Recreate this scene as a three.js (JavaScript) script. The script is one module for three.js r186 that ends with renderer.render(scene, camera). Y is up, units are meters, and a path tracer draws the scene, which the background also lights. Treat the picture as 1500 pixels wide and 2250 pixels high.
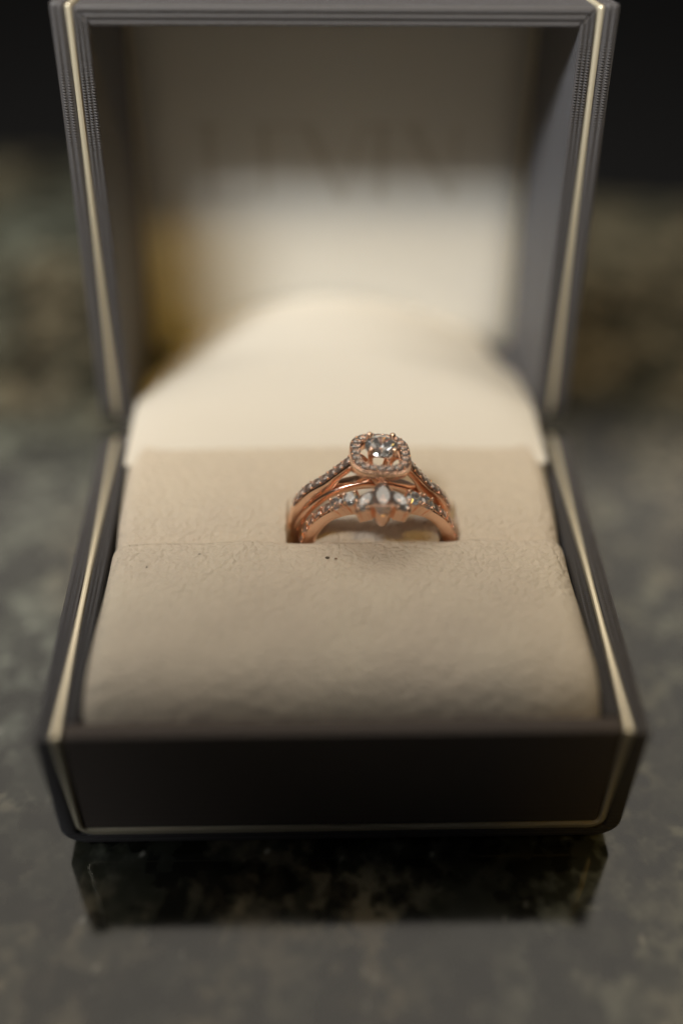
import * as THREE from 'three';
import { RoundedBoxGeometry } from 'three/addons/geometries/RoundedBoxGeometry.js';
import { ConvexGeometry } from 'three/addons/geometries/ConvexGeometry.js';
import { mergeGeometries, mergeVertices, toCreasedNormals } from 'three/addons/utils/BufferGeometryUtils.js';
import { RectAreaLightUniformsLib } from 'three/addons/lights/RectAreaLightUniformsLib.js';

// ---------------------------------------------------------------- camera
const scene = new THREE.Scene();
const MM = 0.001, RAD = Math.PI / 180;
const camera = new THREE.PerspectiveCamera(50.84, 682 / 1024, 0.01, 20);
camera.position.set(-2.645 * MM, 106.6 * MM, 87.4 * MM);
camera.rotation.order = 'YXZ';
camera.rotation.set(-42.594 * RAD, -1.887 * RAD, 0.832 * RAD);
camera.focus = 0.1195;
camera.userData.fStop = camera.getFocalLength() / 12.5;   // a 12.5 mm wide iris
camera.updateMatrixWorld();

// ---------------------------------------------------------------- light
const renderer = new THREE.WebGLRenderer({ antialias: true });
renderer.setSize(682, 1024);
renderer.toneMapping = THREE.LinearToneMapping;
renderer.toneMappingExposure = 1;
renderer.shadowMap.enabled = true;
RectAreaLightUniformsLib.init();
scene.background = new THREE.Color().setRGB(0.012, 0.012, 0.012);

const KEY_FROM = new THREE.Vector3(-0.36, 0.80, 0.475).normalize(), KEY_AT = new THREE.Vector3(0, 25, -20).multiplyScalar(MM);
const KEY_POS = KEY_AT.clone().addScaledVector(KEY_FROM, 1.2);
const KEY = { w: 0.46, h: 0.34 };
const keyLight = new THREE.RectAreaLight(new THREE.Color().setRGB(0.93, 0.975, 1.0), 46, KEY.w, KEY.h);  // unseen panel lamp, placed to light the lid and hinge lining
keyLight.position.copy(KEY_POS).addScaledVector(KEY_FROM, -0.01); keyLight.lookAt(KEY_AT);
scene.add(keyLight);

const WARM_POS = new THREE.Vector3(0.03, 1.08, 0.53);
const warmLight = new THREE.PointLight(new THREE.Color().setRGB(1.0, 0.62, 0.09), 1.1, 0, 2);  // unseen warm bulb, placed to tint the lid corner and cushion
warmLight.position.copy(WARM_POS); warmLight.castShadow = true; warmLight.shadow.radius = 4;
scene.add(warmLight);

const CEIL = { w: 2.6, d: 1.8, y: 1.6, z: -1.08, x: -0.25 };
const ceilLight = new THREE.RectAreaLight(new THREE.Color().setRGB(1.0, 0.92, 0.80), 1.45, CEIL.w, CEIL.d);  // unseen overhead panel, placed to light the cushion and reflect in the counter
ceilLight.position.set(CEIL.x, CEIL.y - 0.012, CEIL.z); ceilLight.lookAt(CEIL.x, 0, CEIL.z + 0.0001);
scene.add(ceilLight);

// ---------------------------------------------------------------- helpers
let seed = 20240611;
const rnd = () => { seed = (seed * 1664525 + 1013904223) >>> 0; return seed / 4294967296; };
const V = (x, y, z) => new THREE.Vector3(x, y, z);
const lerp = (a, b, t) => a + (b - a) * t, clamp = (x, a = 0, b = 1) => Math.min(b, Math.max(a, x));
const smooth = (a, b, x) => { const t = clamp((x - a) / (b - a)); return t * t * (3 - 2 * t); };
const taken = {};
function numbered(n) { const k = taken[n] = (taken[n] ?? -1) + 1; return k ? `${n}_${String(k).padStart(3, '0')}` : n; }
function tag(o, label, category, group) { o.userData.label = label; o.userData.category = category; if (group) o.userData.group = group; return o; }
function thing(name, label, category, pos = [0, 0, 0], group) {
  const o = new THREE.Group(); o.name = numbered(name); o.position.set(pos[0] * MM, pos[1] * MM, pos[2] * MM);
  scene.add(o); return tag(o, label, category, group);
}
// geometry comes in millimetres
function part(name, geo, mat, parent) {
  if (!geo.userData.scaled) { geo.scale(MM, MM, MM); geo.userData.scaled = true; }
  const m = new THREE.Mesh(geo, mat); m.name = name; m.castShadow = m.receiveShadow = true; parent.add(m); return m;
}
const plain = (g) => { const n = g.index ? g.toNonIndexed() : g; for (const k of Object.keys(n.attributes)) if (!['position', 'normal', 'uv'].includes(k)) n.deleteAttribute(k); if (!n.attributes.uv) n.setAttribute('uv', new THREE.BufferAttribute(new Float32Array(n.attributes.position.count * 2), 2)); return n; };
const merge = (gs) => mergeGeometries(gs.map(plain));
// uv in millimetres, laid on by the side that each triangle faces; swap turns the weave a quarter
function boxUV(g0, swap = false) {
  const g = g0.index ? g0.toNonIndexed() : g0, p = g.attributes.position, uv = new Float32Array(p.count * 2), a = V(), b = V(), c = V();
  for (let i = 0; i < p.count; i += 3) {
    a.fromBufferAttribute(p, i); b.fromBufferAttribute(p, i + 1); c.fromBufferAttribute(p, i + 2);
    const n = b.clone().sub(a).cross(c.clone().sub(a)), x = Math.abs(n.x), y = Math.abs(n.y), z = Math.abs(n.z);
    [a, b, c].forEach((q, k) => {
      let s = y >= x && y >= z ? [q.x, q.z] : x >= z ? [q.y, q.z] : [q.y, q.x];
      if (swap && y >= x && y >= z) s = [s[1], s[0]];
      uv.set(s, (i + k) * 2);
    });
  }
  g.setAttribute('uv', new THREE.BufferAttribute(uv, 2)); return g;
}
// grid surface: f(u, v) -> [x, y, z, uvx, uvy]
function sheet(us, vs, f, flip = false) {
  const pos = [], uv = [], idx = [], n = us.length, m = vs.length;
  for (const v of vs) for (const u of us) { const q = f(u, v); pos.push(q[0], q[1], q[2]); uv.push(q[3] ?? q[0], q[4] ?? q[2]); }
  for (let j = 0; j < m - 1; j++) for (let i = 0; i < n - 1; i++) {
    const a = j * n + i, b = a + 1, c = a + n, d = c + 1;
    flip ? idx.push(a, b, c, b, d, c) : idx.push(a, c, b, b, c, d);
  }
  const g = new THREE.BufferGeometry();
  g.setAttribute('position', new THREE.Float32BufferAttribute(pos, 3)); g.setAttribute('uv', new THREE.Float32BufferAttribute(uv, 2));
  g.setIndex(idx); g.computeVertexNormals(); return g;
}
// closed loops of the same length, skinned and capped
function loft(loops, crease = 0.6, closed = false) {
  const n = loops[0].length, pos = [], idx = [];
  for (const l of loops) for (const q of l) pos.push(q.x, q.y, q.z);
  const m = loops.length;
  for (let j = 0; j < (closed ? m : m - 1); j++) for (let i = 0; i < n; i++) {
    const k = (i + 1) % n, J = (j + 1) % m; idx.push(j * n + i, j * n + k, J * n + i, j * n + k, J * n + k, J * n + i);
  }
  if (!closed) for (const j of [0, m - 1]) {
    const pts = loops[j], ax = V(), o = pts[0]; for (let i = 1; i < n - 1; i++) ax.add(pts[i].clone().sub(o).cross(pts[i + 1].clone().sub(o)));
    ax.normalize(); const e = Math.abs(ax.x) < 0.8 ? V(1, 0, 0) : V(0, 1, 0), e1 = e.clone().cross(ax).normalize(), e2 = ax.clone().cross(e1);
    for (const t of THREE.ShapeUtils.triangulateShape(pts.map((q) => new THREE.Vector2(q.dot(e1), q.dot(e2))), [])) j ? idx.push(...t.map((i) => j * n + i)) : idx.push(...t.reverse().map((i) => i));
  }
  const g = new THREE.BufferGeometry(); g.setAttribute('position', new THREE.Float32BufferAttribute(pos, 3)); g.setIndex(idx);
  return toCreasedNormals(g, crease);
}
// ---------------------------------------------------------------- noise and textures
const hash = (x, y, s) => { let h = Math.imul(x, 374761393) ^ Math.imul(y, 668265263) ^ Math.imul(s, 2147483647 - 91); h = Math.imul(h ^ (h >>> 13), 1274126177); return ((h ^ (h >>> 16)) >>> 0) / 4294967296; };
function noise(x, y, per, s) {   // tiles every per cells
  const xi = Math.floor(x), yi = Math.floor(y), fx = x - xi, fy = y - yi, w = (i) => ((i % per) + per) % per;
  const u = fx * fx * (3 - 2 * fx), v = fy * fy * (3 - 2 * fy);
  return lerp(lerp(hash(w(xi), w(yi), s), hash(w(xi + 1), w(yi), s), u), lerp(hash(w(xi), w(yi + 1), s), hash(w(xi + 1), w(yi + 1), s), u), v);
}
function fbm(x, y, per, oct, s) { let a = 0, k = 0.5, t = 0; for (let i = 0; i < oct; i++) { a += k * noise(x, y, per, s + i); t += k; x *= 2; y *= 2; per *= 2; k *= 0.5; } return a / t; }
function cells(x, y, per, s) {   // [nearest, second nearest, id]
  const xi = Math.floor(x), yi = Math.floor(y); let a = 9, b = 9, id = 0;
  for (let j = -1; j <= 1; j++) for (let i = -1; i <= 1; i++) {
    const cx = xi + i, cy = yi + j, wx = ((cx % per) + per) % per, wy = ((cy % per) + per) % per;
    const d = Math.hypot(cx + hash(wx, wy, s) - x, cy + hash(wx, wy, s + 7) - y);
    if (d < a) { b = a; a = d; id = hash(wx, wy, s + 3); } else if (d < b) b = d;
  }
  return [a, b, id];
}
const toByte = (l) => Math.round(255 * clamp(l <= 0.0031308 ? 12.92 * l : 1.055 * Math.pow(l, 1 / 2.4) - 0.055));
function texture(w, h, f, color, mmPerTile) {
  const d = new Uint8Array(w * h * 4);
  for (let y = 0; y < h; y++) for (let x = 0; x < w; x++) {
    const q = f((x + 0.5) / w, (y + 0.5) / h), k = (y * w + x) * 4;
    if (color) { d[k] = toByte(q[0]); d[k + 1] = toByte(q[1]); d[k + 2] = toByte(q[2]); } else d[k] = d[k + 1] = d[k + 2] = Math.round(255 * clamp(q));
    d[k + 3] = 255;
  }
  const t = new THREE.DataTexture(d, w, h); t.wrapS = t.wrapT = THREE.RepeatWrapping; t.magFilter = THREE.LinearFilter; t.minFilter = THREE.LinearMipmapLinearFilter; t.generateMipmaps = true;
  if (color) t.colorSpace = THREE.SRGBColorSpace;
  if (mmPerTile) t.repeat.set(1 / mmPerTile[0], 1 / mmPerTile[1]);
  t.needsUpdate = true; return t;
}
const mat = (o, rgb) => { const m = new (o.physical ? THREE.MeshPhysicalMaterial : THREE.MeshStandardMaterial)(); delete o.physical; for (const k in o) m[k] = o[k]; if (rgb) m.color.setRGB(...rgb); return m; };

// polished dark green granite, one tile is 320 mm
const GR = 320;
const graniteMap = texture(1792, 1792, (u, v) => {
  const wx = u + 0.06 * (fbm(u * 5, v * 5, 5, 4, 11) - 0.5), wy = v + 0.06 * (fbm(u * 5, v * 5, 5, 4, 23) - 0.5);
  const cloud = fbm(wx * 7, wy * 7, 7, 5, 31), streak = fbm(wx * 40 + wy * 10, wy * 16, 1e6, 4, 41), fine = fbm(u * 200, v * 200, 200, 3, 51), brown = fbm(wx * 8, wy * 8, 8, 4, 71);
  const g = cells(wx * 190, wy * 150, 1e6, 81), grit = fbm(u * 90, v * 90, 90, 4, 85), vein = 1 - Math.abs(2 * fbm(wx * 6, wy * 6, 6, 5, 61) - 1);
  let pale = smooth(0.26, 0.86, cloud * 0.25 + streak * 0.75) * (0.15 + 1.5 * smooth(0.25, 0.8, fine));
  pale += 0.7 * smooth(0.91, 1, vein) * smooth(0.35, 0.7, fine);
  const dark = [0.020, 0.021, 0.015], green = [0.125, 0.13, 0.10], tan = [0.13, 0.106, 0.066], t = smooth(0.40, 0.60, brown);
  const speck = g[2] > 0.93 ? smooth(0.32, 0.05, g[0]) * 0.22 * smooth(0.35, 0.8, fine) : 0, pit = 0.7 * smooth(0.52, 0.40, grit);
  return [0, 1, 2].map((i) => (lerp(dark[i], lerp(green[i], tan[i], t), clamp(pale)) + 0.016 * (fine - 0.4)) * (1 - pit) + speck * [1, 0.95, 0.8][i]);
}, true, [GR, GR]);
const graniteRough = texture(1024, 1024, (u, v) => { const f = fbm(u * 60, v * 60, 60, 4, 91), s = fbm(u * 8, v * 8, 8, 4, 95); return 0.035 + 0.07 * f + 0.05 * smooth(0.45, 0.75, s); }, false, [GR, GR]);
const granite = mat({ physical: true, map: graniteMap, roughnessMap: graniteRough, roughness: 1, metalness: 0, ior: 1.5, specularIntensity: 0.95 });

// nubuck: shallow creases round soft cells, with a fine nap; one tile is 54 mm
const HIDE = 54;
const hideBump = texture(1280, 1280, (u, v) => {
  const a = u + 0.014 * (fbm(u * 34, v * 34, 34, 3, 5) - 0.5), b = v + 0.014 * (fbm(u * 34, v * 34, 34, 3, 15) - 0.5);
  const c = cells(a * 66, b * 84, 1e6, 25), d = cells(a * 140 + 3, b * 150, 1e6, 35);
  return 0.10 + 0.42 * smooth(0.95, 0.05, c[0]) * (0.55 + 0.45 * c[2]) + 0.12 * smooth(0.9, 0.1, d[0]) + 0.12 * fbm(u * 30, v * 30, 30, 3, 65) + 0.1;
}, false, [HIDE, HIDE]);
const hideMap = texture(512, 512, (u, v) => {
  const f = fbm(u * 90, v * 90, 90, 3, 105), s = fbm(u * 6, v * 6, 6, 4, 115), k = 0.94 + 0.10 * (f - 0.5) + 0.10 * (s - 0.5);
  return [0.70 * k, 0.597 * k * (1 + 0.03 * (s - 0.5)), 0.47 * k];
}, true, [HIDE, HIDE]);
const hide = mat({ physical: true, map: hideMap, bumpMap: hideBump, bumpScale: 0.0004, roughness: 0.95, metalness: 0, sheen: 0.25, sheenRoughness: 0.6 });
hide.sheenColor.setRGB(0.8, 0.72, 0.6);

// dark ribbed cloth that covers the box: ribs 0.72 mm apart with stitch holes every 0.24 mm between them
const RIB = [2.88, 1.92];
const ribField = (u, v) => { const r = (u * 4) % 1, s = (v * 8 + 0.5 * Math.floor(u * 4)) % 1, rib = Math.pow(Math.sin(Math.PI * r), 0.55), hole = smooth(0.26, 0.08, Math.abs(s - 0.5)) * smooth(0.30, 0.12, Math.min(r, 1 - r)); return [rib, hole]; };
const ribBump = texture(384, 256, (u, v) => { const [r, h] = ribField(u, v); return clamp(0.15 + 0.8 * r - 0.5 * h + 0.08 * fbm(u * 30, v * 30, 30, 2, 3)); }, false, RIB);
const ribMap = texture(384, 256, (u, v) => { const k = (0.85 + 0.3 * fbm(u * 24, v * 16, 8, 3, 9)); return [0.072 * k, 0.066 * k, 0.067 * k]; }, true, RIB);
const ribCloth = mat({ physical: true, map: ribMap, bumpMap: ribBump, bumpScale: 0.00009, roughness: 0.5, metalness: 0, sheen: 0.7, sheenRoughness: 0.35 });
ribCloth.sheenColor.setRGB(0.5, 0.5, 0.54);
// the plain weave of the front: fine horizontal threads
const WEAVE = [3.2, 3.2];
const weaveBump = texture(256, 256, (u, v) => clamp(0.3 + 0.5 * Math.pow(Math.sin(Math.PI * ((u * 12) % 1)), 0.7) + 0.25 * (fbm(u * 24, v * 64, 8, 3, 5) - 0.5)), false, WEAVE);
const weaveMap = texture(256, 256, (u, v) => { const k = 0.7 + 0.6 * fbm(u * 12, v * 40, 4, 3, 19); return [0.095 * k, 0.074 * k, 0.062 * k]; }, true, WEAVE);
const weave = mat({ physical: true, map: weaveMap, bumpMap: weaveBump, bumpScale: 0.00016, roughness: 0.6, metalness: 0 });
const goldTrim = mat({ roughness: 0.36, metalness: 0.55 }, [0.88, 0.78, 0.58]);
const roseGold = mat({ roughness: 0.2, metalness: 1 }, [0.95, 0.635, 0.465]);
const roseGoldSatin = mat({ roughness: 0.26, metalness: 1 }, [0.95, 0.635, 0.465]);
const diamond = mat({ physical: true, roughness: 0, metalness: 0, transmission: 0.92, thickness: 0.5, ior: 2.4 }, [0.99, 0.97, 0.96]);

// ---------------------------------------------------------------- setting
{
  const g = new RoundedBoxGeometry(1400, 30, 700, 3, 2.5); g.translate(0, -16.2, 0);
  const uvg = boxUV(g); const top = part('countertop', uvg, granite, scene);
  const ang = Math.atan2(22.8, 137.3);       // the far edge runs askew behind the box
  top.rotation.y = -ang; const far = V(0, 0, -141), n = V(0, 0, -1).applyAxisAngle(V(0, 1, 0), -ang);
  top.position.copy(far.addScaledVector(n, -350).multiplyScalar(MM)); top.userData.kind = 'structure';
  const fl = part('floor', new THREE.PlaneGeometry(9000, 9000).rotateX(-Math.PI / 2).translate(0, -900, 0), mat({ roughness: 0.7 }, [0.012, 0.012, 0.013]), scene);
  fl.userData.kind = 'structure';
}

// ---------------------------------------------------------------- the ring box
const W = 30.35, D = 49.25, H0 = 18.85, HL = 50.74, LEAN = 9.723 * RAD, LIDK = 27;
const IN = { shell: 28.7, gold: 27.98, wall: 26.3 };
// U-shaped layer (left side, back, right side) in the half's own axes: y = sign * depth from the rim, z = distance from the hinge
function uLayer(out, inn, sign, depth, th, len, r, proud, tail) {
  const zs = []; for (let i = 0; i <= 10; i++) zs.push(tail * (1 - Math.cos(i / 10 * Math.PI / 2)));
  for (let i = 1; i <= 6; i++) zs.push(lerp(tail, len - 0.35, i / 6)); zs.push(len - 0.18, len - 0.05, len);
  return loft(zs.map((z) => {
    const cut = z < tail ? tail - Math.sqrt(Math.max(0, tail * tail - (tail - z) ** 2)) : 0, e = z > len - 0.35 ? 0.35 - Math.sqrt(Math.max(0, 0.35 ** 2 - (z - (len - 0.35)) ** 2)) : 0;
    const o = out - e * 0.5, n = inn + e * 0.5, top = cut - proud + e * 0.5, bot = depth - e * 0.5, b = 0.28, L = [], ri = Math.max(0.4, r - (out - inn));
    L.push([-o, top + b], [-o + b * 0.3, top + b * 0.3], [-o + b, top], [-n - b, top], [-n - b * 0.3, top + b * 0.3], [-n, top + b]);
    for (let i = 0; i <= 6; i++) { const a = i / 6 * Math.PI / 2; L.push([-n + ri * (1 - Math.cos(a)), bot - th - ri * (1 - Math.sin(a))]); }
    for (let i = 6; i >= 0; i--) { const a = i / 6 * Math.PI / 2; L.push([n - ri * (1 - Math.cos(a)), bot - th - ri * (1 - Math.sin(a))]); }
    L.push([n, top + b], [n + b * 0.3, top + b * 0.3], [n + b, top], [o - b, top], [o - b * 0.3, top + b * 0.3], [o, top + b]);
    for (let i = 0; i <= 8; i++) { const a = i / 8 * Math.PI / 2; L.push([o - r * (1 - Math.cos(a)), bot - r * (1 - Math.sin(a))]); }
    for (let i = 8; i >= 0; i--) { const a = i / 8 * Math.PI / 2; L.push([-o + r * (1 - Math.cos(a)), bot - r * (1 - Math.sin(a))]); }
    return L.map(([x, k]) => V(x, sign * k, z));
  }), 0.7);
}
const rbox = (x0, x1, y0, y1, z0, z1, r = 0.5) => new RoundedBoxGeometry(x1 - x0, y1 - y0, z1 - z0, 3, r).translate((x0 + x1) / 2, (y0 + y1) / 2, (z0 + z1) / 2);

const box = thing('ring_box', 'open dark ribbed ring box with gold edging and cream nubuck cushion', 'ring box');
function half(name, sign, depth, len) {
  const shell = part(name, boxUV(uLayer(W, IN.shell, sign, depth, 1.3, len, 2.7, 0, 3.2)), ribCloth, box);
  part('gold_edging', uLayer(IN.shell - 0.02, IN.gold, sign, depth - 1.32, 0.55, len - 0.12, 1.9, 0.1, 3.2), goldTrim, shell);
  return shell;
}
const shear = (g, f) => { const p = g.attributes.position; for (let i = 0; i < p.count; i++) { const [x, y, z] = f(p.getX(i), p.getY(i), p.getZ(i)); p.setXYZ(i, x, y, z); } return g; };
{
  const base = half('base', -1, H0, D); base.position.set(0, H0 * MM, -D / 2 * MM);
  const bot = H0 - 2.15;
  for (const s of [-1, 1]) part('side_wall', boxUV(rbox(s < 0 ? -IN.gold + 0.03 : IN.wall, s < 0 ? -IN.wall : IN.gold - 0.03, -bot + 3, -0.05, 0.6, D - 2.35, 0.35)), ribCloth, base);
  const fw = part('front_wall', boxUV(rbox(-IN.gold + 0.03, IN.gold - 0.03, -bot - 0.15, -0.1, D - 2.3, D - 0.45, 0.5), true), weave, base); fw.userData.label = 'near-black front wall of fine horizontal threads';
  part('tray_floor', boxUV(rbox(-IN.gold + 3, IN.gold - 3, -bot, -bot + 1, 0.5, D - 2.1, 0.3)), weave, base);

  part('felt_foot', rbox(-24, 24, -H0 - 1.19, -H0 + 0.1, 4, D - 4, 0.3), weave, base);
  const lid = half('lid', 1, LIDK, HL); lid.position.set(0, (H0 + 0.12) * MM, (-D / 2 - 0.05) * MM); lid.rotation.x = -(Math.PI / 2 + LEAN);
  for (const s of [-1, 1]) part('side_wall', boxUV(shear(rbox(s < 0 ? -IN.gold + 0.03 : IN.wall, s < 0 ? -IN.wall : IN.gold - 0.03, 0.05, LIDK - 3.4, 0.6, HL - 0.3, 0.3), (x, y, z) => [x, y, z > HL - 5 ? z - (IN.gold - Math.abs(x)) * 1.08 : z])), ribCloth, lid);
  part('front_wall', boxUV(shear(rbox(-IN.gold + 0.06, IN.gold - 0.06, 0.05, LIDK - 2.2, HL - 2.25, HL - 0.25, 0.3), (x, y, z) => [Math.sign(x) * (Math.abs(x) - (Math.abs(x) > 20 ? (HL - 0.25 - z) * 0.91 : 0)), y, z]), true), ribCloth, lid);
  part('back_wall', boxUV(rbox(-IN.wall + 0.05, IN.wall - 0.05, 0.3, LIDK - 3.4, 0.1, 1.1, 0.3)), ribCloth, lid);
  // lining panel with the maker's print, out of focus in the picture and unreadable
  const c = document.createElement('canvas'); c.width = 1024; c.height = 960; const x = c.getContext('2d');
  x.fillStyle = 'rgb(208,203,193)'; x.fillRect(0, 0, 1024, 960);
  x.strokeStyle = x.fillStyle = 'rgb(191,184,171)'; x.lineCap = 'butt';
  // strokes seen: serifs along one upper line, a foot with a raised serif, slanting thick strokes
  const px = (mx0) => ((mx0 + 18) * 0.9 - 18 + 25.6) / 51.2 * 1024, py = (t) => (48 - t) / 48 * 960;
  const bar = (x0, t0, x1, t1, w) => { x.lineWidth = w * 20; x.beginPath(); x.moveTo(px(x0), py(t0)); x.lineTo(px(x1), py(t1)); x.stroke(); };
  const T = 32, B = 22;
  bar(-18.2, T, -14.2, T, 0.5); bar(-16.2, T, -16.2, B, 1.1); bar(-17.6, B, -10.6, B, 0.6); bar(-10.7, B, -10.2, B + 2.4, 0.6);
  bar(-9.6, T, -4.6, T, 0.5); bar(-8.0, T, -8.0, B, 1.0); bar(-4.0, T, -0.4, T, 0.5); bar(-1.6, T, 3.6, B, 1.2); bar(3.6, B, 6.4, T, 0.5);
  bar(6.0, T, 11.2, T, 0.6); bar(9.4, T, 9.4, B, 1.2); bar(12.4, T, 15.6, T, 0.6); bar(13.6, T, 20.4, B, 1.3); bar(20.4, B, 20.4, T, 0.6);
  const pm = new THREE.CanvasTexture(c); pm.colorSpace = THREE.SRGBColorSpace;
  const lining = mat({ physical: true, map: pm, roughness: 0.85, sheen: 0.2, sheenRoughness: 0.5 });
  const us = [], vs = []; for (let i = 0; i <= 24; i++) us.push(i / 24); for (let i = 0; i <= 24; i++) vs.push(i / 24);
  const pg = sheet(us, vs, (u, v) => { const ex = Math.min(u, 1 - u), ev = Math.min(v, 1 - v); return [lerp(-25.75, 25.75, u), LIDK - 3.6 + 1.2 * (1 - smooth(0, 0.05, ex) * smooth(0, 0.05, ev)), lerp(1.2, HL - 2.4, v), u, v]; }, true);
  const p = part('lining_panel', pg, lining, lid); p.userData.label = 'cream lid lining with faint printed lettering';
}
// the rims' woven rows: a short rounded thread every quarter millimetre, countless
const threadG = new THREE.SphereGeometry(1, 7, 5).scale(MM, MM, MM);
const threadM = mat({ physical: true, roughness: 0.5, sheen: 0.6, sheenRoughness: 0.35 }, [0.075, 0.069, 0.069]); threadM.sheenColor.setRGB(0.5, 0.5, 0.54);
function threads(rows, y, parent) {   // rows: [x0, z0, x1, z1, width]
  const M = []; const q = new THREE.Quaternion();
  for (const [x0, z0, x1, z1, w] of rows) {
    const L = Math.hypot(x1 - x0, z1 - z0), n = Math.round(L / 0.30), a = Math.atan2(x1 - x0, z1 - z0);
    for (let i = 0; i < n; i++) { const t = (i + 0.5) / n, j = 0.02 * (rnd() - 0.5); q.setFromAxisAngle(V(0, 1, 0), a + 0.25 + 0.1 * (rnd() - 0.5)); M.push(new THREE.Matrix4().compose(V(lerp(x0, x1, t) + j, y, lerp(z0, z1, t)).multiplyScalar(MM), q, V(w * 0.46, 0.13 + 0.04 * rnd(), 0.12))); }
  }
  const im = new THREE.InstancedMesh(threadG, threadM, M.length); M.forEach((m, i) => im.setMatrixAt(i, m)); im.name = 'woven_threads'; im.userData.kind = 'stuff'; im.castShadow = im.receiveShadow = true; parent.add(im);
}
for (const half of box.children.filter((o) => o.name === 'lid' || o.name === 'base')) {
  const lid = half.name === 'lid', rows = [], end = lid ? HL : D;
  for (const s of [-1, 1]) {
    for (const [x, w] of [[27.62, 0.5], [27.12, 0.5], [26.62, 0.48]]) rows.push([s * x, 3.4, s * x, lid ? end - 0.3 - (IN.gold - x) * 1.08 : end - 2.6, w]);
    for (const [x, w] of [[29.85, 0.55], [29.2, 0.55]]) rows.push([s * x, 3.6, s * x, end - 0.4, w]);
  }
  if (lid) for (const [z, w] of [[0.55, 0.55], [1.2, 0.58], [1.85, 0.55]]) { const x = IN.gold - 0.1 - z * 0.95; rows.push([-x, end - 0.25 - z, x, end - 0.25 - z, w]); }
  threads(rows, lid ? 0.02 : -0.02, half);
}
// cushions: front and rear, with the slot for the rings between them
const round = (d, r) => d >= r ? 0 : r - Math.sqrt(Math.max(0, r * r - (r - Math.max(0, d)) ** 2));
const spread = (a, b, n, ra, rb) => { const o = []; for (let i = 0; i <= 10; i++) o.push(a + ra * (1 - Math.cos(i / 10 * Math.PI / 2))); for (let i = 1; i < n; i++) o.push(lerp(a + ra, b - rb, i / n)); for (let i = 10; i >= 0; i--) o.push(b - rb * (1 - Math.cos(i / 10 * Math.PI / 2))); return o; };
const PX = 26.2, PT = 22.0, ring0 = 4.6;
const dent = (x) => Math.exp(-(((x - ring0 - 8.2) / 2.2) ** 2)) + Math.exp(-(((x - ring0 + 8.6) / 2.2) ** 2));
{
  const us = spread(-PX, PX, 40, 2.4, 2.4), vs = [-12, ...spread(0, 22.7, 30, 1.2, 6.6)];
  const g = sheet(us, vs, (x, z) => {
    const skirt = z < 0, zz = Math.max(0, z), e = 0.16 * Math.sin(x * 0.23 + 1) + 0.1 * Math.sin(x * 0.71);
    let y = PT + 0.5 * (1 - (x / PX) ** 2) * Math.sin(Math.PI * clamp(zz / 18)) - round(PX - Math.abs(x), 2.4) * 0.9 - round(zz, 1.1) * 0.75 + 0.22 * Math.exp(-(((zz - 1.6) / 1.4) ** 2)) - 1.1 * round(22.7 - zz, 6.6) + 0.06 * Math.sin(x * 0.5 + z * 0.7);
    y -= 0.25 * dent(x) * smooth(3, 0, zz);
    let zo = zz + (e - 0.1) * smooth(5, 0, zz);
    const lowX = Math.abs(x) - 0.7 * smooth(6, 0, zz) * 0;
    if (skirt) { y = 5; zo = 0.2; }
    return [Math.sign(x) * lowX * (1 - 0.028 * clamp(1 - zz / 22)), y, zo, x, skirt ? -16 : zz];
  });
  const m = part('front_cushion', g, hide, box); m.userData.label = 'cream nubuck cushion in front of the slot';
}
const dirS = V(0, Math.cos(LEAN), -Math.sin(LEAN)), dirD = V(0, -Math.sin(LEAN), -Math.cos(LEAN));
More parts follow.
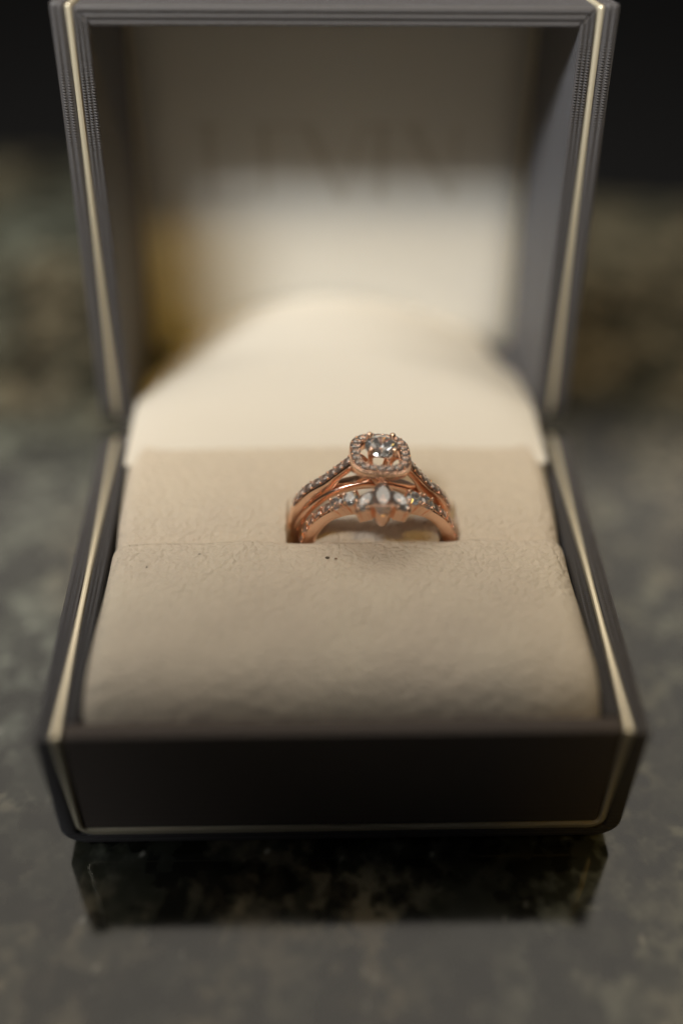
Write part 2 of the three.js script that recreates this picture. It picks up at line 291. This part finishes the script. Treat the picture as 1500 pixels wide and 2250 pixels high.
{
  const leg = (x) => smooth(-6.25, -5.85, x) * smooth(-2.7, -3.4, x) + smooth(11.6, 12.3, x) * smooth(14.3, 13.7, x);
  const zEnd = -18.6, us = [...spread(-PX, PX, 60, 2.4, 2.4), ...[-6.7, -6.55, -6.4, -6.25, -6.1, -5.95, -3.45, -3.3, -3.15, -3.0, -2.85, -2.7, 11.55, 11.7, 11.85, 12.0, 12.15, 12.3, 13.65, 13.8, 13.95, 14.1, 14.3]].sort((a, b) => a - b), vs = [-0.2, ...spread(0, 1, 40, 0.06, 0.05)];
  const g = sheet(us, vs, (x, w) => {
    const skirt = w < 0, k = clamp(w), z0 = -0.05 - 2.85 * leg(x), z = lerp(z0, zEnd, k);
    let y = PT - 0.95 + 1.1 * smooth(-0.05, 0.3, k) + 0.3 * Math.sin(Math.PI * k) * (1 - (x / PX) ** 2) - round(PX - Math.abs(x), 2.4) * 0.9 - 0.3 * round(z0 - z, 0.35) - round(z - zEnd, 1.0);
    y -= 0.35 * dent(x) * smooth(3.5, 0, z0 - z); if (skirt) y = 5;
    return [x * (1 - 0.028 + 0.01 * k), y, z, x, skirt ? z0 + 16 : z];
  }, true);
  const m = part('rear_cushion', g, hide, box); m.userData.label = 'cream nubuck cushion behind the slot';
  // the pale lining that covers the hinge and swells up into the lid
  const zb = V(0, H0, -D / 2).addScaledVector(dirD, LIDK - 3.75).addScaledVector(dirS, 6).z, satin = mat({ physical: true, bumpMap: hideBump, bumpScale: 0.00012, roughness: 0.75, sheen: 0.3, sheenRoughness: 0.5 }, [0.73, 0.668, 0.575]);
  const prof = new THREE.CatmullRomCurve3([[-13.5, 21.7], [-16, 22.25], [-18.5, 22.62], [-22, 23.1], [-27, 24.0], [-33, 25.0], [-40, 25.4], [zb, 24.2]].map(([z, y]) => V(0, y, z))).getPoints(60);
  const us2 = spread(-1, 1, 40, 0.1, 0.1), vs2 = prof.map((_, i) => i);
  const hl = sheet(us2, vs2, (u, i) => {
    const q = prof[i], k = clamp((q.z + 13.5) / (zb + 13.5)), f = Math.pow(Math.abs(u), lerp(10, 2.0, smooth(0.12, 0.62, k)));
    const side = 21.9 - 1.9 * smooth(0.3, 0.55, k) - 6.0 * smooth(0.46, 1, k);
    return [u * 25.8, lerp(q.y, Math.min(q.y, side), f), q.z, u * 25.8, q.z];
  }, true);
  const h = part('hinge_lining', hl, satin, box); h.userData.label = 'pale satin lining bulging over the hinge';
}

// ---------------------------------------------------------------- jewels
const gem = (() => {
  const make = (outline, n, low) => {
    const P = [], put = (r, y, off, m) => { for (let i = 0; i < m; i++) { const a = (i + off) / m * Math.PI * 2, [sx, sz] = outline(a); P.push(V(sx * r, y, sz * r)); } };
    put(0.57, 0.32, 0, n); put(0.80, 0.19, 0.5, n); if (!low) put(0.985, 0.05, 0.25, n * 2);
    put(1, 0.02, 0, n * 2); put(1, -0.03, 0, n * 2); put(0.52, -0.44, 0.5, n); P.push(V(0, -0.84, 0));
    const g = new ConvexGeometry(P); g.setAttribute('uv', new THREE.BufferAttribute(new Float32Array(g.attributes.position.count * 2), 2)); return g;
  };
  const circle = (a) => [Math.sin(a), Math.cos(a)], marq = (a) => { const c = Math.cos(a), s = Math.sin(a); return [s * 0.62 * (1 - 0.10 * c * c), c * (0.86 + 0.14 * c * c)]; };
  return { round: make(circle, 8, false), small: make(circle, 6, true), marquise: make(marq, 10, false), marq, circle };
})();
const cache = {};
function stone(kind, r, name, parent, M) {
  const key = kind + r; if (!cache[key]) { cache[key] = gem[kind].clone(); cache[key].userData = {}; cache[key].scale(r, r, r); }
  const m = part(name, cache[key], diamond, parent);
  const p = V(), q = new THREE.Quaternion(), s = V(); M.decompose(p, q, s); m.position.copy(p.multiplyScalar(MM)); m.quaternion.copy(q); return m;
}
const frame = (o, up, fwd) => { const y = up.clone().normalize(), x = y.clone().cross(fwd).normalize(), z = x.clone().cross(y); return new THREE.Matrix4().makeBasis(x, y, z).setPosition(o); };
const ball = (p, r, sy = 1) => new THREE.SphereGeometry(r, 10, 7).scale(1, sy, 1).translate(p.x, p.y, p.z);
const rod = (a, b, r0, r1) => { const d = b.clone().sub(a), g = new THREE.CylinderGeometry(r1, r0, d.length(), 10, 1); g.translate(0, d.length() / 2, 0); g.applyQuaternion(new THREE.Quaternion().setFromUnitVectors(V(0, 1, 0), d.normalize())); return g.translate(a.x, a.y, a.z); };
// cross-section swept along a list of {p, up, side, w, h}; a rounded bar
function bar3(st, closed = false) {
  const prof = []; for (let i = 0; i < 20; i++) { const a = i / 20 * Math.PI * 2, c = Math.cos(a), s = Math.sin(a), e = 0.42; prof.push([Math.sign(c) * Math.abs(c) ** e, Math.sign(s) * Math.abs(s) ** e]); }
  return loft(st.map((q) => prof.map(([a, b]) => q.p.clone().addScaledVector(q.side, a * q.w / 2).addScaledVector(q.up, b * q.h / 2))), 1.1, closed);
}
function ringBar(rIn, rOut, width, zc, n = 144) {
  const st = []; for (let i = 0; i < n; i++) { const a = i / n * Math.PI * 2, t = Math.atan2(Math.sin(a), Math.cos(a)), up = V(Math.sin(a), Math.cos(a), 0), ri = rIn, ro = typeof rOut === 'function' ? rOut(t) : rOut; st.push({ p: up.clone().multiplyScalar((ri + ro) / 2).add(V(0, 0, zc(t))), up, side: V(0, 0, 1), w: typeof width === 'function' ? width(t) : width, h: ro - ri }); }
  return bar3(st, true);
}
const Z = V(0, 0, 1);

// engagement ring: its own origin is the centre of the finger hole
{
  const R = thing('engagement_ring', 'rose gold ring with raised round diamond in a cushion-shaped halo, behind the tiara band', 'ring', [3.45, 19.0, -3.75], 'rings in the cushion slot');
  R.rotation.z = -5 * RAD; R.rotation.y = 2 * RAD;
  part('shank', ringBar(7.9, 8.95, (t) => 1.75, () => 0), roseGold, R);
  // cathedral shoulders set with small stones
  const side = [[-8.8, 0.0], [-8.85, 2.3], [-8.4, 4.5], [-7.25, 6.6], [-5.45, 8.15], [-3.9, 9.85], [-2.6, 11.3]];
  for (const s of [-1, 1]) {
    const cv = new THREE.CatmullRomCurve3(side.map(([x, y]) => V(s * Math.abs(x), y, 0))), st = [];
    for (let i = 0; i <= 40; i++) {
      const p = cv.getPointAt(i / 40), t = cv.getTangentAt(i / 40), up = V(t.y * s, -t.x * s, 0), deep = lerp(Math.max(1.1, p.length() - 8.15), 1.0, smooth(0.62, 0.8, i / 40));
      st.push({ p: p.clone().addScaledVector(up, 0.55 - deep / 2), up, side: Z, w: lerp(1.55, 1.4, i / 40), h: deep });
    }
    const sh = part('shoulder', bar3(st), roseGold, R), beads = [];
    for (let k = 0; k < 8; k++) {
      const f = lerp(0.36, 0.93, k / 7), p = cv.getPointAt(f), t = cv.getTangentAt(f), up = V(t.y * s, -t.x * s, 0), M = frame(p.clone().addScaledVector(up, 0.60), up, Z);
      stone('small', 0.67, 'diamond', sh, M);
      // scalloped seat under the stone and a pair of bead prongs beside it
      beads.push(new THREE.CylinderGeometry(0.67, 0.5, 0.3, 14, 1, true).applyMatrix4(frame(p.clone().addScaledVector(up, 0.45), up, Z)));
      const f2 = f + 0.5 * (0.57 / 7), p2 = cv.getPointAt(Math.min(1, f2)); for (const w of [-1, 1]) beads.push(ball(p2.clone().addScaledVector(up, 0.66).add(V(0, 0, w * 0.52)), 0.15));
    }
    part('bead_prongs', merge(beads), roseGold, sh);
  }
  // halo
  const se = (a, k) => { const c = Math.cos(a), s = Math.sin(a), e = 2 / 3.1; return [Math.sign(s) * Math.abs(s) ** e * k, Math.sign(c) * Math.abs(c) ** e * k]; };
  const ringLoop = (k, y) => { const L = []; for (let i = 0; i < 72; i++) { const [x, z] = se(i / 72 * Math.PI * 2, k); L.push(V(x, y, z)); } return L; };
  const haloProfile = [[3.30, 11.45], [3.38, 11.7], [3.38, 12.3], [3.34, 12.42], [3.22, 12.46], [2.3, 12.40], [2.2, 12.35], [2.12, 12.1], [2.12, 11.5], [2.4, 11.25], [3.1, 11.25]];
  const halo = part('halo', loft(haloProfile.map(([k, y]) => ringLoop(k, y)), 0.9, true), roseGold, R), beads = [];
  // equal steps along the halo's middle line
  const mid = []; for (let i = 0; i <= 720; i++) mid.push(V(...[se(i / 720 * Math.PI * 2, 2.72)].flatMap(([x, z]) => [x, 12.55, z]))); const cl = [0]; for (let i = 1; i < mid.length; i++) cl.push(cl[i - 1] + mid[i].distanceTo(mid[i - 1]));
  const at = (f) => { const L = (f % 1) * cl.at(-1); let i = 1; while (cl[i] < L) i++; return mid[i - 1].clone().lerp(mid[i], (L - cl[i - 1]) / (cl[i] - cl[i - 1])); };
  const NH = 20;
  for (let k = 0; k < NH; k++) {
    stone('small', 0.535, 'diamond', halo, frame(at(k / NH).add(V(0, 0.1, 0)), V(0, 1, 0), Z));
    const p = at((k + 0.5) / NH), n = V(p.x, 0, p.z).normalize(); beads.push(ball(p.clone().addScaledVector(n, 0.45).add(V(0, 0.05, 0)), 0.145), ball(p.clone().addScaledVector(n, -0.42).add(V(0, 0.05, 0)), 0.13));
  }
  part('bead_prongs', merge(beads), roseGold, halo);
  // gallery: curved bars that meet in a point on the shank, front and back
  const gal = []; for (const w of [-1, 1]) for (const s of [-1, 1]) { const cv = new THREE.CatmullRomCurve3([V(0, 8.9, w * 0.75), V(s * 0.75, 9.9, w * 0.9), V(s * 1.8, 10.75, w * 1.3), V(s * 3.0, 11.3, w * 1.5)]); gal.push(new THREE.TubeGeometry(cv, 20, 0.34, 8)); }
  gal.push(rod(V(0, 8.6, 0), V(0, 9.9, 0), 0.55, 0.8));
  part('gallery', merge(gal), roseGold, R);
  // basket and four prongs
  for (const [sx, sz] of [[-1, -1], [1, -1], [-1, 1], [1, 1]]) {
    const a = V(sx * 0.62, 9.6, sz * 0.62), b = V(sx * 1.34, 13.3, sz * 1.34), c = V(sx * 1.27, 14.0, sz * 1.27);
    part('prong', merge([rod(a, b, 0.22, 0.26), rod(b, c, 0.26, 0.27), ball(c, 0.36, 0.85), ball(b, 0.26)]), roseGold, R);
  }
  part('basket_ring', new THREE.TorusGeometry(1.15, 0.2, 8, 28).rotateX(Math.PI / 2).translate(0, 11.2, 0), roseGold, R);
  const cs = stone('round', 1.85, 'center_diamond', R, frame(V(0, 13.45, 0), V(0, 1, 0), Z)); cs.userData.label = 'large round brilliant diamond held by four prongs';
}
// wedding band: contoured, with a fan of stones
{
  const R = thing('wedding_band', 'rose gold tiara band with pointed marquise diamond, in front of the halo ring', 'ring', [4.65, 19.2, -1.55], 'rings in the cushion slot');
  const bow = (t) => 1.75 * Math.exp(-((t / (36 * RAD)) ** 2));
  part('shank', ringBar(7.45, (t) => lerp(8.95, 8.7, smooth(20 * RAD, 6 * RAD, Math.abs(t))), (t) => 1.75, bow), roseGoldSatin, R);
  const fr = (deg, r, dz = 0, tilt = 0) => { const t = deg * RAD, up = V(Math.sin(t), Math.cos(t), 0); return { o: up.clone().multiplyScalar(r).add(V(0, 0, bow(t) + dz)), up: up.clone().applyAxisAngle(V(Math.cos(t), -Math.sin(t), 0), tilt * RAD), t }; };
  const small = [];
  for (const s of [-1, 1]) for (let k = 0; k < 5; k++) {
    const deg = s * (42.5 + k * 9.3), f = fr(deg, 8.98, 0.1);
    const M = frame(f.o, f.up, Z); stone('small', 0.60 - 0.03 * k, 'diamond', R, M);
    small.push(new THREE.CylinderGeometry(0.66, 0.55, 0.4, 14, 1, true).applyMatrix4(frame(f.o.clone().addScaledVector(f.up, -0.12), f.up, Z)));
    const g = fr(deg + s * 4.65, 9.05, 0.1); for (const w of [-1, 1]) small.push(ball(g.o.clone().add(V(0, 0, w * 0.52)), 0.18));
    if (!k) { const g0 = fr(deg - s * 4.65, 9.05, 0.1); for (const w of [-1, 1]) small.push(ball(g0.o.clone().add(V(0, 0, w * 0.52)), 0.18)); }
  }
  part('bead_prongs', merge(small), roseGold, R);
  // a setting: tapering collet of gold with prongs standing against it
  function setting(f, outline, r, depth, turn, prongs, kind, taper = 0.88) {
    const fwd = Z.clone().applyAxisAngle(f.up, turn * RAD), M = frame(f.o, f.up, fwd);
    const loop = (k, y) => { const L = []; for (let i = 0; i < 48; i++) { const [x, z] = outline(i / 48 * Math.PI * 2); L.push(V(x * r * k, y, z * r * k).applyMatrix4(M)); } return L; };
    const n = part('setting', merge([loft([loop(0.86, -0.02), loop(0.97, -0.02), loop(0.99, -0.2), loop(0.9, -0.55), loop(taper, -depth), loop(taper - 0.15, -depth), loop(0.62, -0.6)], 0.8, true),
      ...prongs.map((a) => { const [x, z] = outline(a * RAD), b = V(x * r * (taper + 0.04), -depth + 0.15, z * r * (taper + 0.04)), c = V(x * r * 1.03, 0.05, z * r * 1.03), e = V(x * r * 0.9, 0.26, z * r * 0.9); return merge([rod(b.applyMatrix4(M), c.clone().applyMatrix4(M), 0.2, 0.24), rod(c.clone().applyMatrix4(M), e.clone().applyMatrix4(M), 0.23, 0.19), ball(c.applyMatrix4(M), 0.235), ball(e.applyMatrix4(M), 0.2)]); })]), roseGoldSatin, R);
    stone(kind, r * 0.98, kind === 'marquise' ? 'marquise_diamond' : 'round_diamond', R, M); return n;
  }
  for (const s of [-1, 1]) {
    setting(fr(s * 31.8, 9.45, 0.45, 10), gem.circle, 0.90, 1.6, 0, [40, 140, 220, 320], 'round');
    setting(fr(s * 20.6, 9.85, 0.6, 12), gem.circle, 0.96, 1.9, 0, [45, 135, 225, 315], 'round');
    setting(fr(s * 10.8, 9.6, 0.95, 14), gem.marq, 1.55, 2.2, s * 42, [0, 180, 62, 298], 'marquise');
  }
  const f = fr(0, 9.8, 0.7, 16), big = setting(f, gem.marq, 2.1, 2.7, 0, [180], 'marquise', 0.84);
  big.userData.label = 'deep pointed setting of the peak stone';
  // V-shaped prong that wraps the front point
  const M = frame(f.o, f.up, Z), L = (k, y) => { const o = []; for (const a of [-62, -42, -24, -10, 0, 10, 24, 42, 62]) { const [x, z] = gem.marq(a * RAD); o.push(V(x * 2.05 * k, y, z * 2.05 * k).applyMatrix4(M)); } for (const a of [62, 42, 24, 10, 0, -10, -24, -42, -62]) { const [x, z] = gem.marq(a * RAD); o.push(V(x * 2.05 * (k - 0.12), y, z * 2.05 * (k - 0.12)).applyMatrix4(M)); } return o; };
  part('point_prong', loft([L(1.02, -0.02), L(1.07, -0.1), L(1.08, -0.4), L(1.0, -1.8), L(0.86, -3.0), L(0.66, -3.7)], 0.7), roseGoldSatin, R);
}
// lint on the cushion
const lintM = mat({ roughness: 0.9 }, [0.06, 0.045, 0.03]), lintP2 = mat({ roughness: 0.9 }, [0.11, 0.085, 0.055]), lintP = mat({ roughness: 0.9 }, [0.30, 0.20, 0.13]);
function lint(name, x, y, z, r, m, label) {
  const g = new THREE.IcosahedronGeometry(r, 1), p = g.attributes.position; for (let i = 0; i < p.count; i++) { const k = 0.7 + 0.6 * hash(Math.round(p.getX(i) * 997), Math.round(p.getY(i) * 997 + p.getZ(i) * 313), 5); p.setXYZ(i, p.getX(i) * k * 1.3, p.getY(i) * k * 0.6, p.getZ(i) * k); }
  g.computeVertexNormals(); const o = part(numbered(name), g, m, scene); o.position.set(x * MM, y * MM, z * MM); tag(o, label, 'lint');
}
lint('lint_speck', -1.35, PT + 0.46, 3.35, 0.17, lintP2, 'dark grain of lint on the cream cushion beside a paler grain');
lint('lint_speck', -0.45, PT + 0.47, 3.5, 0.12, lintP, 'tiny pale brown grain of lint beside the dark grain');
lint('lint_speck', -15.5, PT + 0.3, 2.45, 0.11, mat({ roughness: 0.9 }, [0.38, 0.32, 0.25]), 'faint grey lint tuft on the cushion near the slot');
lint('lint_speck', -21.1, PT + 0.2, 4.3, 0.075, lintM, 'small dark lint speck near the side rim of the cushion');

// ---------------------------------------------------------------- unseen camera shape, placed in the lamp's path to shade the front cushion
{
  const e1 = V(0, 1, 0).cross(KEY_FROM).normalize(), e2 = KEY_FROM.clone().cross(e1), along = e1.clone().multiplyScalar(0.867).addScaledVector(e2, 0.498), across = along.clone().cross(KEY_FROM);
  const k = thing('camera', 'unseen black camera shape out of view, placed to shade the front cushion', 'camera'), M = new THREE.Matrix4().makeBasis(along, KEY_FROM, across);
  const edge = V(0, 22, -22), mid = edge.clone().addScaledVector(KEY_FROM, 215);
  const inward = across.dot(V(0, 0, 1)) > 0 ? 1 : -1; mid.addScaledVector(across, inward * 52).addScaledVector(along, 42);
  k.position.copy(mid.multiplyScalar(MM)); k.quaternion.setFromRotationMatrix(M);
  const blk = mat({ roughness: 0.55 }, [0.02, 0.02, 0.02]), glass = mat({ physical: true, roughness: 0.05 }, [0.01, 0.01, 0.015]);
  part('body', rbox(-80, 80, 0, 55, -52, 52, 9), blk, k);
  part('lens_barrel', new THREE.LatheGeometry([[0.01, 0], [33, 0], [36, -4], [36, -40], [33, -44], [28, -44], [26, -38], [0.01, -38]].map(([a, b]) => new THREE.Vector2(a, b)), 40), blk, k);
  part('front_lens', new THREE.SphereGeometry(60, 24, 8, 0, Math.PI * 2, 0, 0.42).rotateX(Math.PI).translate(0, 22, 0), glass, k);
  part('grip', rbox(-86, -58, -14, 52, -46, 46, 10), blk, k); part('viewfinder', rbox(-24, 24, 6, 62, 46, 70, 6), blk, k);
}
// ---------------------------------------------------------------- unseen lamps, placed for the light on lid, cushion and counter
{
  const dark = mat({ roughness: 0.5, metalness: 0.3 }, [0.05, 0.05, 0.05]);
  const s = thing('unseen_panel_lamp', 'unseen wide panel lamp in a black frame, out of view, placed to light the open lid', 'lamp', [0, 0, 0]); s.position.copy(KEY_POS); s.up.set(0, 1, 0); s.lookAt(KEY_AT);
  const gl = mat({ roughness: 0.5 }, [0.8, 0.8, 0.8]); gl.emissive.setRGB(0.97, 0.985, 1); gl.emissiveIntensity = 1;
  part('diffuser', rbox(-KEY.w * 500, KEY.w * 500, -KEY.h * 500, KEY.h * 500, -6, 4, 2), gl, s); part('frame', rbox(-KEY.w * 500 - 16, KEY.w * 500 + 16, -KEY.h * 500 - 16, KEY.h * 500 + 16, -34, -7, 6), dark, s);
  const b = thing('unseen_bulb_lamp', 'unseen warm bulb on a cord, out of view, placed to tint the lid corner and cushion', 'lamp', [0, 0, 0]); b.position.copy(WARM_POS);
  const wg = mat({ roughness: 0.4 }, [0.9, 0.8, 0.6]); wg.emissive.setRGB(1, 0.66, 0.26); wg.emissiveIntensity = 1;
  part('bulb', new THREE.LatheGeometry([[0.01, -44], [20, -40], [32, -26], [36, -6], [32, 14], [20, 34], [14, 52]].map(([a, c]) => new THREE.Vector2(a, c)), 28), wg, b);
  part('socket', new THREE.CylinderGeometry(16, 16, 34, 24).translate(0, 68, 0), dark, b); part('cord', new THREE.CylinderGeometry(3, 3, 700, 8).translate(0, 434, 0), dark, b);
  const c = thing('unseen_ceiling_light', 'unseen broad ceiling panel, out of view, placed to light the cushion and reflect in the counter', 'ceiling light', [0, 0, 0]); c.position.set(CEIL.x, CEIL.y, CEIL.z);
  const cg = mat({ roughness: 0.6 }, [0.8, 0.8, 0.78]); cg.emissive.setRGB(1, 0.93, 0.83); cg.emissiveIntensity = 0.2;
  part('diffuser', new THREE.BoxGeometry(CEIL.w * 1000, 8, CEIL.d * 1000), cg, c); part('frame', new THREE.BoxGeometry(CEIL.w * 1000 + 60, 20, CEIL.d * 1000 + 60).translate(0, 16, 0), dark, c);
}
renderer.render(scene, camera);
